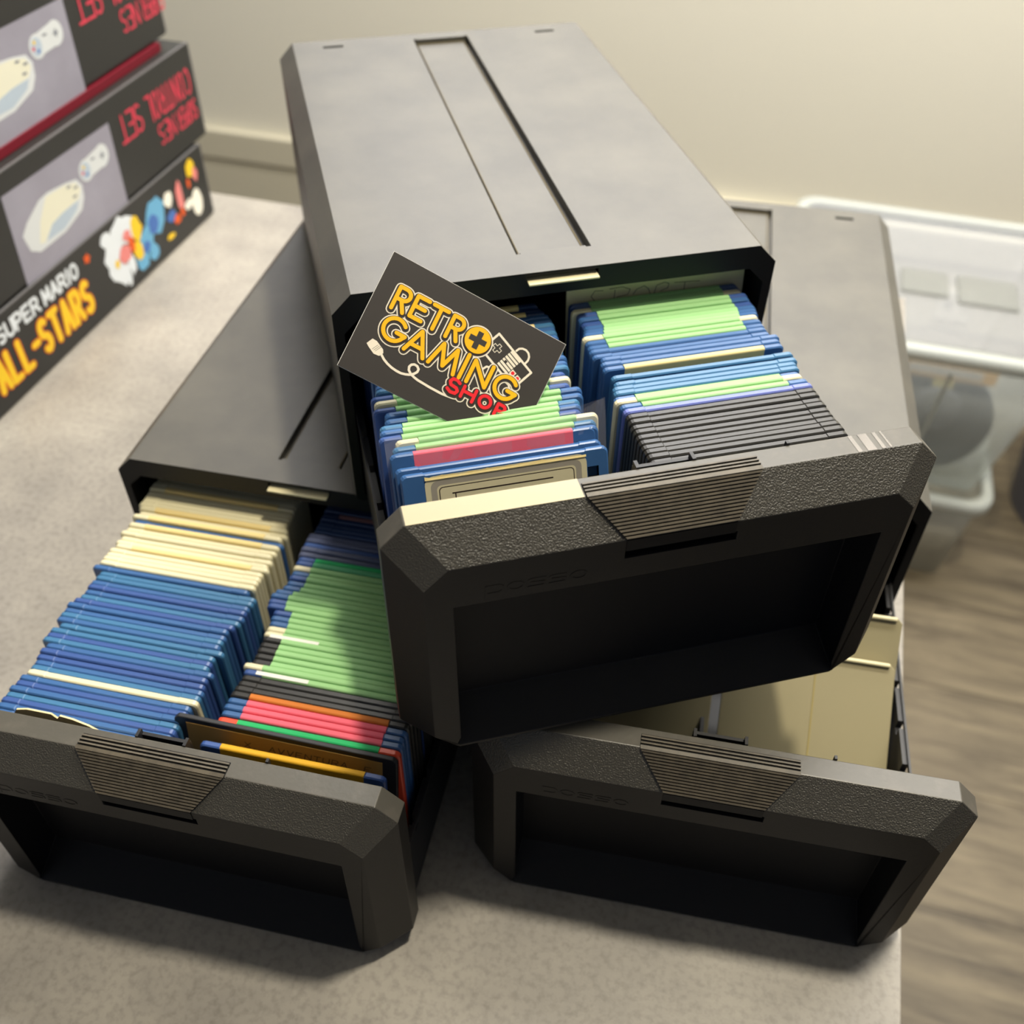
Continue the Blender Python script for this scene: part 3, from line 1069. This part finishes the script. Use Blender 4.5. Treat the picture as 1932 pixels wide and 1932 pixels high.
# ------------------------------------------------------------------ shop card
A, B, Dc = Vector((-.0805, -.0138, .1544)), Vector((-.0109, -.0448, .1166)), Vector((-.1120, -.0448, .1216))
ux = (B - A).normalized()
vd = (Dc - A)
vd = (vd - ux * vd.dot(ux)).normalized()
nn = ux.cross(-vd).normalized()
Mc = frames['T']['M'] @ Matrix.Translation(A) @ Matrix((ux, -vd, nn)).transposed().to_4x4()
loc, rr = Mc.to_translation(), Mc.to_euler()
card = empty('shop_card', loc, rr, 'black shop business card with yellow RETRO GAMING lettering, tucked among top box disks', 'business card')
bm = bmesh.new()
box(bm, 0, .085, -.055, 0, -.0005, 0)
mesh_obj('card_stock', bm, M['card_white'], card)
bm = bmesh.new()
box(bm, .00018, .08482, -.05482, -.00018, 0, .00003)
mesh_obj('printed_face', bm, M['card_black'], card)
q = lambda pts: [(a * mm, -b * mm) for a, b in pts]


def circ(cx, cy, r, a0, a1, n=22):
    return [(cx + r * math.cos(math.radians(a0 + (a1 - a0) * i / n)), cy + r * math.sin(math.radians(a0 + (a1 - a0) * i / n))) for i in range(n + 1)]


letters = [
    [(9.4, 22.3), (9.4, 12.2), (12.4, 12.2)] + circ(12.4, 14.8, 2.6, -90, 90, 9) + [(10.2, 17.4)], [(12.0, 17.4), (14.6, 22.2)],
    [(23.2, 12.2), (17.8, 12.2), (17.8, 21.7), (23.2, 21.7)], [(17.8, 16.7), (22.9, 16.7)],
    [(25.5, 12.2), (32.4, 12.2)], [(29.0, 12.2), (29.0, 22.2)],
    [(35.4, 22.3), (35.4, 12.2), (38.2, 12.2)] + circ(38.2, 14.8, 2.6, -90, 90, 9) + [(36.2, 17.4)], [(38.0, 17.4), (40.4, 22.2)],
    circ(14.9, 30.1, 4.9, -40, -335, 26) + [(20.2, 31.0), (16.2, 30.9)],
    [(21.9, 35.6), (25.95, 25.2), (30.9, 35.6)], [(23.6, 32.2), (29.0, 32.2)],
    [(33.6, 35.7), (36.6, 25.4), (39.9, 34.4), (43.2, 25.2), (45.6, 35.7)],
    [(48.5, 24.6), (48.5, 35.6)],
    [(52.1, 35.6), (52.1, 25.4), (60.4, 34.4), (60.4, 24.4)],
    circ(68.9, 30.1, 4.9, -40, -335, 26) + [(74.2, 31.0), (70.2, 30.9)]]
shop = [
    [(50.2, 37.7), (48.6, 36.9), (46.7, 37.2), (46.0, 38.6), (46.8, 39.9), (49.6, 40.2), (50.6, 41.2), (50.0, 42.6), (47.8, 42.9), (46.0, 42.0)],
    [(52.7, 37.7), (52.7, 42.6)], [(58.2, 37.2), (58.2, 42.6)], [(52.7, 39.8), (58.2, 39.8)],
    circ(63.5, 39.8, 2.6, 0, 360, 20), [(69.3, 42.8), (69.3, 37.7), (71.6, 37.7)] + circ(71.6, 39.1, 1.4, -90, 90, 6) + [(69.3, 40.5)]]
cable = [(14.2, 42.0), (16.4, 43.6), (18.54, 44.6), (21, 45.3), (23.33, 45.6), (25.5, 45.6), (27.46, 45.1), (29.2, 44.4), (30.6, 43.2), (31.5, 41.9), (31.5, 40.5), (30.4, 39.6), (29.0, 39.5), (27.9, 40.2), (27.4, 41.4), (27.9, 42.8), (29.4, 43.9), (31.2, 44.5), (33.1, 44.9), (39.1, 45.3), (45.0, 45.4), (48, 45.1), (50.45, 44.4)]


def layer(name, strokes, w, z, material, parent=card, shift=(0, 0), caps='round', closed=False):
    bm = bmesh.new()
    for s in strokes:
        ribbon(bm, [(a + shift[0] * mm, b - shift[1] * mm) for a, b in q(s)], w * mm, z * mm, 0, caps, closed=closed)
    return mesh_obj(name, bm, material, parent)


JS = 5e-8
# the little game pad drawing behind the lettering
g0 = Vector((56.1, 10.1))
gd = (Vector((76.3, 18.7)) - g0).normalized()
gn = Vector((-gd.y, gd.x))


def G(u, v):
    p = g0 + gd * u + gn * v
    return (p.x, p.y)


padw, padh = 22.0, 10.6
layer('pad_outline', [[G(0, 0), G(padw, 0), G(padw, padh), G(0, padh), G(0, 0)]], 1.0, .035, M['ink_cream'])
bm = bmesh.new()
for i in range(6):
    a, b = .0, .0
    ribbon(bm, q([G(9.2, .9 + i * 1.55), G(15.4, .9 + i * 1.55)]), 1.1 * mm, .036 * mm, 0, 'flat')
mesh_obj('pad_stripes', bm, M['ink_cream'], card)
bm = bmesh.new()
for u in (10.4, 13.0):
    ribbon(bm, q([G(u, 5.6), G(u + 1.3, 5.6)]), 1.0 * mm, .037 * mm, 0, 'flat')
mesh_obj('pad_slot_marks', bm, M['card_black'], card)
cx, cy = 4.2, 4.8
layer('pad_cross', [[G(cx - .7, cy - 2.1), G(cx + .7, cy - 2.1), G(cx + .7, cy - .7), G(cx + 2.1, cy - .7), G(cx + 2.1, cy + .7), G(cx + .7, cy + .7), G(cx + .7, cy + 2.1), G(cx - .7, cy + 2.1), G(cx - .7, cy + .7), G(cx - 2.1, cy + .7), G(cx - 2.1, cy - .7), G(cx - .7, cy - .7), G(cx - .7, cy - 2.1)]], .28, .036, M['ink_cream'])
bm = bmesh.new()
for (u, v) in ((16.9, 6.6), (20.0, 6.6)):
    ribbon(bm, q([G(u - 1.2, v), G(u + 1.2, v)]), 2.4 * mm, .036 * mm, 0, 'flat')
mesh_obj('pad_button_squares', bm, M['ink_cream'], card)
bm = bmesh.new()
for (u, v) in ((16.9, 6.6), (20.0, 6.6)):
    a = q([G(u, v)])[0]
    f = bm.faces.new([bm.verts.new((a[0] + .00085 * math.cos(t * PI / 8), a[1] + .00085 * math.sin(t * PI / 8), .000038)) for t in range(16)])
mesh_obj('pad_buttons', bm, M['ink_red'], card)
layer('cord_loop', [[(66.2, 13.2), (66.9, 11.8), (68.3, 11.0), (70.0, 10.9), (71.5, 11.6), (72.5, 13.0), (72.7, 14.6), (72.2, 16.2)], [(56.4, 27.2), (57.4, 25.6), (59, 25.2), (61, 25.8)],
                    [(67.2, 27.6), (69.6, 28.2), (71.0, 30.0), (70.6, 32.4)]], .9, .0365, M['ink_cream'])
layer('cord', [cable], 1.05, .040, M['ink_cream'])
bm = bmesh.new()
f = bm.faces.new([bm.verts.new((a[0], a[1], .000040)) for a in q([(6.9, 40.8), (8.3, 37.9), (10.4, 38.0), (14.3, 40.0), (15.1, 41.4), (14.0, 43.3), (11.5, 43.5), (8.3, 41.8)])])
mesh_obj('plug', bm, M['ink_cream'], card)
bm = bmesh.new()
for i in range(3):
    ribbon(bm, q([(10.1 + i * .75, 42.0 - i * -.1), (11.6 + i * .75, 39.2 + i * .1)]), .14 * mm, .000042, 0, 'flat')
mesh_obj('plug_lines', bm, M['ink_dark'], card)
# lettering: outline, gap, dark drop, coloured face
ocirc = circ(48.9, 17.3, 4.9, 0, 360, 30)
sh = (0.1, .55)
layer('lettering_outline', letters + shop, 4.35, .045, M['ink_cream'], shift=sh)
bm = bmesh.new()
for cxy, rad, z in (((48.9, 17.7), 7.1, .045),):
    a = q([cxy])[0]
    bm.faces.new([bm.verts.new((a[0] + rad * mm * math.cos(t * PI / 20), a[1] + rad * mm * math.sin(t * PI / 20), z * mm)) for t in range(40)])
mesh_obj('button_outline', bm, M['ink_cream'], card)
layer('lettering_gap', letters + shop, 3.35, .050, M['card_black'], shift=sh)
bm = bmesh.new()
a = q([(48.9, 17.7)])[0]
bm.faces.new([bm.verts.new((a[0] + 6.5 * mm * math.cos(t * PI / 20), a[1] + 6.5 * mm * math.sin(t * PI / 20), .000050)) for t in range(40)])
mesh_obj('button_gap', bm, M['ink_dark'], card)
layer('lettering_shadow', letters + shop, 2.35, .055, M['ink_dark'], shift=(0, .28))
layer('shop_lettering', shop, 1.45, .060, M['ink_red'])['label'] = 'red SHOP lettering'
layer('name_lettering', letters, 1.75, .062, M['ink_yellow'])['label'] = 'yellow RETRO GAMING lettering'
bm = bmesh.new()
a = q([(48.9, 17.2)])[0]
bm.faces.new([bm.verts.new((a[0] + 5.85 * mm * math.cos(t * PI / 20), a[1] + 5.85 * mm * math.sin(t * PI / 20), .000062)) for t in range(40)])
mesh_obj('button_letter', bm, M['ink_yellow'], card)['label'] = 'yellow round button with a dark cross as letter O'
layer('button_cross', [[(48.9, 13.2), (48.9, 21.2)], [(44.9, 17.2), (52.9, 17.2)]], 2.5, .064, M['card_black'], caps='flat')
for o in card.children:
    if o.name != 'card_stock':
        o.scale = (1, 1, 8)
JS = 4e-7

# ------------------------------------------------------------------ game boxes at left
def game_box(z0, h, y0, L, x, depth, label, upside):
    rt = empty('game_console_box', (x, y0, z0), (0, 0, 0), label, 'cardboard box', 'game boxes stacked at the left')
    bm = bmesh.new()
    box(bm, -depth, 0, -L, 0, 0, h)
    o = mesh_obj('carton', bm, [M['box_black'], M['box_inside']], rt)
    bevel(o, .0016, 3)
    bm = bmesh.new()
    box(bm, -.0012, .0003, -L + .001, -.0008, h - .0010, h + .0003)
    box(bm, -.0012, .0003, -.0010, .0003, .002, h - .001)
    o = mesh_obj('worn_edge', bm, M['box_edge'] if False else mat('scuffed_edge', (104, 102, 104), .6), rt)
    return rt


# face coordinates: u = distance from the table's back edge toward the camera, v = height; face plane faces +x
def face_T(uo, x=0.0):
    return lambda u, v, z: (x + z, -(u * mm) + uo, v * mm)


def poly(bm, pts, T, z=0.0, mi=0):
    f = bm.faces.new([bm.verts.new(T(a, b, z)) for a, b in pts])
    f.material_index = mi
    return f


# bottom: the all-stars box
rt = game_box(.0005, .0735, -.040, .52, -.6860, .26, 'black game console box with yellow ALL-STARS lettering, lowest of the stack', False)
T4 = lambda u, v, z: (.00025 + z, -(u * mm) + .040, v * mm)


def printed(name, fn, m, rt, lab=None):
    bm = bmesh.new()
    fn(bm)
    o = mesh_obj(name, bm, m, rt)
    if lab:
        o['label'] = lab
    return o


def textU(bm, s, u0, u1, v0, v1, w, z, slant=0, dv=0.0):
    """write s from u0 to u1 (u falls to the right) between v0 and v1"""
    n = sum(.35 if c in 'I.' else .55 if c == ' ' else 1 for c in s)
    gaps = len([c for c in s if c != ' ']) - 1
    sg = -1 if u1 < u0 else 1
    W = abs(u1 - u0)
    gap = W * .045 if gaps < 9 else W * .028
    cw = (W - gap * gaps) / n
    up = 1 if v1 > v0 else -1
    Tl = lambda a, b, zz: T5(u0 + sg * a, v0 + up * b, zz)
    write(bm, s, 0, 0, cw, abs(v1 - v0), gap, w, z, 0, Tl, slant)


T5 = T4
printed('title_outline', lambda bm: textU(bm, 'ALL-STARS', 376, 247, 17, 43, 7.6, .0001), M['p_orange'], rt)
printed('title_lettering', lambda bm: textU(bm, 'ALL-STARS', 376, 247, 17, 43, 5.6, .0002), M['p_yellow'], rt, 'yellow ALL-STARS lettering')
printed('small_title', lambda bm: textU(bm, 'SUPER MARIO', 362, 257, 52, 64, 3.0, .0002), M['p_white'], rt, 'white SUPER MARIO lettering')
printed('star_mark', lambda bm: poly(bm, [(241 + 5 * math.cos(t * PI / 5) * (1 if t % 2 else .6), 59 + 5 * math.sin(t * PI / 5) * (1 if t % 2 else .6)) for t in range(10)], T5, .0002), M['p_orange'], rt)
rng = random.Random(3)


def blob(u, v, a, b, n=11, j=.22):
    return [(u + a * (1 + rng.uniform(-j, j)) * math.cos(2 * PI * i / n), v + b * (1 + rng.uniform(-j, j)) * math.sin(2 * PI * i / n)) for i in range(n)]


def splashes(lst, z, m, lab):
    for i, b in enumerate(lst):
        printed('printed_splash', lambda bm: poly(bm, blob(*b), T5, z + .00002 * i), m, rt, lab)


splashes([(190, 58, 16, 12), (206, 44, 14, 15), (212, 60, 8, 6), (203, 25, 10, 13), (195, 18, 4, 12), (186, 24, 5, 11), (180, 54, 14, 14), (214, 30, 5, 9)], .0001, M['p_white'], 'white splash of the artwork')
splashes([(136, 46, 15, 17), (156, 32, 12, 12), (170, 20, 10, 12), (150, 16, 8, 8)], .0002, M['p_sky'], 'blue splash of the artwork')
splashes([(142, 40, 9, 9), (112, 32, 7, 6), (160, 26, 6, 5)], .0004, M['p_blue'], 'deep blue splash of the artwork')
splashes([(168, 50, 8, 12), (172, 30, 7, 9), (66, 60, 8, 8), (120, 16, 7, 3), (206, 34, 3, 4)], .0005, M['p_yellow'], 'yellow splash of the artwork')
splashes([(192, 36, 9, 8), (183, 50, 6, 5), (92, 44, 6, 14), (60, 52, 4, 7)], .0006, M['p_pink'], 'pink splash of the artwork')
splashes([(104, 26, 6, 5), (180, 40, 4, 8), (74, 48, 3, 5), (93, 28, 4, 5)], .0007, M['p_orange'], 'orange splash of the artwork')
splashes([(66, 25, 9, 14, 16, .04), (80, 30, 7, 5), (112, 50, 7, 8)], .0008, M['outlet'], 'pale badge splash of the artwork')
printed('teal_line', lambda bm: ribbon(bm, [(392, 40), (396, 0)], 3, .0002, 0, 'flat', T5), M['p_teal'], rt)


def control_box(z0, h, x, y0, label, uo=0.0):
    """upside-down console carton: grey picture panel and red lettering"""
    global T5
    rt = game_box(z0, h, y0, .50, x, .25, label, True)
    T5 = lambda u, v, z: (.00025 + z, -((u + uo) * mm) - y0, (v - 82.0) * mm)
    # v is measured above the table on the middle box (its bottom at 82 - shift)
    printed('picture_panel', lambda bm: poly(bm, [(166, 78), (163.5, 151), (306, 153), (312, 81)], T5, .0001), M['box_grey'], rt, 'lavender-grey picture panel')
    printed('title_lettering', lambda bm: textU(bm, 'CONTROL', 31, 107, 149, 127, 2.3, .0001), M['box_red'], rt, 'red upside-down CONTROL SET lettering')
    printed('title_word', lambda bm: textU(bm, 'SET', 116, 150, 149, 127, 2.3, .0001), M['box_red'], rt)
    printed('small_title', lambda bm: textU(bm, 'SUPER', 29, 63, 120, 103, 1.9, .0001), M['box_red'], rt)
    printed('small_title_word', lambda bm: textU(bm, 'NES', 70, 97, 120, 103, 1.9, .0001), M['box_red'], rt)
    printed('console_body', lambda bm: poly(bm, [(296, 103), (286, 97), (252, 97), (226, 103), (219, 111), (217, 121), (222, 128), (236, 131), (258, 134), (270, 133), (290, 124), (299, 117)], T5, .00015), M['con_white'], rt)
    printed('console_lit_top', lambda bm: poly(bm, [(262, 132), (238, 130), (224, 126), (220, 119), (226, 113), (250, 112), (266, 109), (278, 101), (284, 103), (276, 118)], T5, .0002), M['con_cream'], rt)
    printed('console_slope', lambda bm: poly(bm, [(276, 101), (252, 100), (232, 106), (226, 112), (248, 112), (264, 110)], T5, .00025), M['con_shade'], rt)
    printed('pad_picture', lambda bm: [poly(bm, blob(u, v, a, b, 18, 0), T5, .0003 + .00003 * i) for i, (u, v, a, b) in enumerate(((183, 131, 9.5, 9.5), (207, 129, 9.5, 9.0)))] + [poly(bm, [(183, 140.0), (207, 137.2), (207, 121.5), (183, 122.5)], T5, .00029)], M['con_white'], rt)
    printed('pad_face', lambda bm: poly(bm, blob(208, 129, 6.5, 6.8, 16, 0), T5, .0004), M['con_shade'], rt)
    printed('pad_cross_picture', lambda bm: [ribbon(bm, [(179.5, 131), (185.5, 131)], 1.8, .0004, 0, 'flat', T5), ribbon(bm, [(182.5, 128), (182.5, 134)], 1.8, .0004, 0, 'flat', T5)], M['con_dark'], rt)
    printed('pad_red_button', lambda bm: poly(bm, blob(212, 128.5, 1.5, 1.6, 10, 0), T5, .0005), M['box_red'], rt)
    printed('pad_blue_button', lambda bm: poly(bm, blob(207, 125.5, 1.5, 1.6, 10, 0), T5, .0005), M['p_blue'], rt)
    printed('pad_yellow_button', lambda bm: poly(bm, blob(209.5, 132.5, 1.5, 1.6, 10, 0), T5, .0005), M['p_yellow'], rt)
    for u, v in ((236, 127), (228, 123), (198, 134), (232, 117)):
        printed('vent_mark', lambda bm: ribbon(bm, [(u, v), (u - 5, v - .5)], 1.6, .0004, 0, 'flat', T5), M['con_dark'], rt)
    return rt


control_box(.0755, .0870, -.6880, -.0215, 'black console box with red upside-down lettering, middle of the stack at left', 0.0).name = 'game_console_box'
r1 = control_box(.1720, .0900, -.7000, -.0330, 'black console box with red upside-down lettering, topmost of the stack at left', -2.0)
# dark red inner flap showing between the two upper cartons
bm = bmesh.new()
box(bm, -.240, -.010, -.46, -.028, 0, .0070)
o = mesh_obj('board_flap', bm, M['box_inside'])
o.location = (-.688, -.0215, .1633)
o['label'] = 'dark red cardboard flap sandwiched between the two console boxes'
o['category'] = 'cardboard flap'

# ------------------------------------------------------------------ outlet on the skirting
rt = empty('wall_outlet', (.288, WY - .0165, -.680), (0, 0, 0), 'white square electrical outlet low on the back wall', 'outlet')
bm = bmesh.new()
box(bm, -.036, .036, -.010, 0, -.036, .036)
o = mesh_obj('plate', bm, M['outlet'], rt)
bevel(o, .004, 3)
bm = bmesh.new()
box(bm, -.021, -.009, -.0112, -.009, -.008, .012)
mesh_obj('socket_hole', bm, M['hole'], rt)
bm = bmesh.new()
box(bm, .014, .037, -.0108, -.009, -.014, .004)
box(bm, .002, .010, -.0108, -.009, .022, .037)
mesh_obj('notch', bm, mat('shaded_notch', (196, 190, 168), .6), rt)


# ------------------------------------------------------------------ clear storage boxes on the floor
def storage(name, xc, y0, zb, w0, d0, h, flare, m, rim, label, cat='storage box', rimh=.016):
    rt = empty(name, (xc, y0, zb), (0, 0, 0), label, cat, 'clear storage boxes stacked by the wall')
    bm = bmesh.new()

    def ring(hw, dd, z, r, off=0):
        pts = []
        for cx, cy, a0 in ((hw - r, dd / 2 - r, 0), (-hw + r, dd / 2 - r, 90), (-hw + r, -dd / 2 + r, 180), (hw - r, -dd / 2 + r, 270)):
            pts += [(cx + r * math.cos(math.radians(a0 + 18 * i)), cy + r * math.sin(math.radians(a0 + 18 * i)) + d0 / 2, z) for i in range(6)]
        return pts
    hw = w0 / 2
    out = [ring(hw, d0, 0, .02), ring(hw + flare, d0 + 2 * flare, h, .03)]
    inn = [ring(hw + flare - .002, d0 + 2 * flare - .004, h, .03), ring(hw - .002, d0 - .004, .002, .02)]
    rs = [[bm.verts.new(p) for p in l] for l in out + inn]
    n = len(rs[0])
    for a, b in zip(rs[:-1], rs[1:]):
        for i in range(n):
            bm.faces.new((a[i], a[(i + 1) % n], b[(i + 1) % n], b[i]))
    bm.faces.new(list(reversed(rs[0])))
    bm.faces.new(rs[-1])
    mesh_obj('tub', bm, m, rt, True)
    bm = bmesh.new()
    a, b = ring(hw + flare + .010, d0 + 2 * flare + .02, h - rimh, .035), ring(hw + flare + .010, d0 + 2 * flare + .02, h + .004, .035)
    c, d = ring(hw + flare - .006, d0 + 2 * flare - .012, h + .004, .03), ring(hw + flare - .001, d0 + 2 * flare - .002, h - rimh, .03)
    rs = [[bm.verts.new(p) for p in l] for l in (a, b, c, d)]
    for p1, p2 in zip(rs, rs[1:] + rs[:1]):
        for i in range(n):
            bm.faces.new((p1[i], p1[(i + 1) % n], p2[(i + 1) % n], p2[i]))
    bmesh.ops.recalc_face_normals(bm, faces=bm.faces)
    mesh_obj('rim', bm, rim, rt, True)
    for u in (-.03, .065):
        pass
    return rt


lower = storage('clear_storage_box', .110, .420, -TH + .0005, .30, .34, .180, .018, M['clear_box2'], M['clear_rim'], 'frosted storage box on the floor, lower of the two stacked right of the table')
upper = storage('clear_storage_box', .110, .425, -TH + .187, .30, .30, .272, .045, M['clear_box'], M['clear_rim'], 'clear storage box with dark reel inside, upper of the two stacked by the table')
for u, n_ in ((.035, 0), (-.035, 1)):
    bm = bmesh.new()
    a, b = (.075 + n_ * -.075, -.0025, .004), (.085 + n_ * -.085, -.0445, .240)
    a = (u, -.0010, .004)
    b = (u * 1.15, -.0445, .238)
    box(bm, -.003, .003, -.002, 0, 0, 1)
    for v in bm.verts:
        k = v.co.z
        v.co = Vector(a).lerp(Vector(b), k) + Vector((v.co.x, v.co.y, 0))
    mesh_obj('corner_rib', bm, M['clear_rim'], upper)
# contents
rt = empty('cable_reel', (.165, .470, -TH + .285), (math.radians(-8), 0, 0), 'dark slate round reel standing inside the upper clear storage box', 'reel')
bm = bmesh.new()
bmesh.ops.create_cone(bm, cap_ends=True, segments=48, radius1=.088, radius2=.088, depth=.022, matrix=Matrix.Rotation(PI / 2, 4, 'X'))
o = mesh_obj('reel_side', bm, M['reel'], rt)
bevel(o, .003, 2)
bm = bmesh.new()
bmesh.ops.create_cone(bm, cap_ends=True, segments=40, radius1=.038, radius2=.034, depth=.010, matrix=Matrix.Translation((0, -.014, .02)) @ Matrix.Rotation(PI / 2, 4, 'X'))
o = mesh_obj('hub', bm, M['reel2'], rt)
rt = empty('label_folder', (.150, .440, -TH + .392), (0, .0, 0), 'yellow folder with a grey title strip at the top of clear storage box', 'folder')
bm = bmesh.new()
box(bm, -.075, .075, -.008, .008, -.012, .012)
o = mesh_obj('folder_body', bm, mat('amber_card', (226, 170, 70), .6), rt)
bevel(o, .002)
bm = bmesh.new()
box(bm, -.048, .055, -.0088, -.0078, -.006, .0085)
mesh_obj('title_strip', bm, mat('pale_grey_strip', (196, 190, 184), .6), rt)
rt = empty('paper_slip', (.158, .440, -TH + .368), (0, 0, 0), 'small pale yellow slip below the yellow folder in the clear box', 'paper slip')
bm = bmesh.new()
box(bm, -.014, .014, -.003, .003, -.006, .006)
mesh_obj('slip', bm, mat('pale_yellow_slip', (220, 204, 130), .6), rt)
# lid of the upper box with its raised pads
bm = bmesh.new()
box(bm, -.185, .185, -.035, .335, .274, .2765)
o = mesh_obj('lid', bm, M['sleeve'], upper)
for x0, x1, y0, y1 in ((-.040, .028, .085, .150), (.040, .125, .075, .150)):
    bm = bmesh.new()
    box(bm, x0, x1, y0, y1, .2765, .2830)
    o = mesh_obj('lid_pad', bm, clear_mat('grey_lid_pad', (.9, .9, .9), .35, .6, (150, 152, 148)), upper)
    bevel(o, .004, 3)

rt = empty('crate', (.52, .66, -TH + .0005), (0, 0, .12), 'blue-grey plastic crate on the floor at the right edge', 'crate')
bm = bmesh.new()
rs = []
for z, k in ((0, .13), (.32, .17)):
    rs.append([(k * math.cos(t * PI / 16) * (1 if True else 1), k * math.sin(t * PI / 16), z) for t in range(32)])
loft(bm, rs)
o = mesh_obj('crate_body', bm, M['crate'], rt, False)
rt = empty('carton', (.62, 1.02, -TH + .0005), (0, 0, 0), 'brown cardboard carton on the floor near the wall at right', 'cardboard box')
bm = bmesh.new()
box(bm, -.15, .15, -.12, .12, 0, .16)
mesh_obj('carton_body', bm, M['brown'], rt)
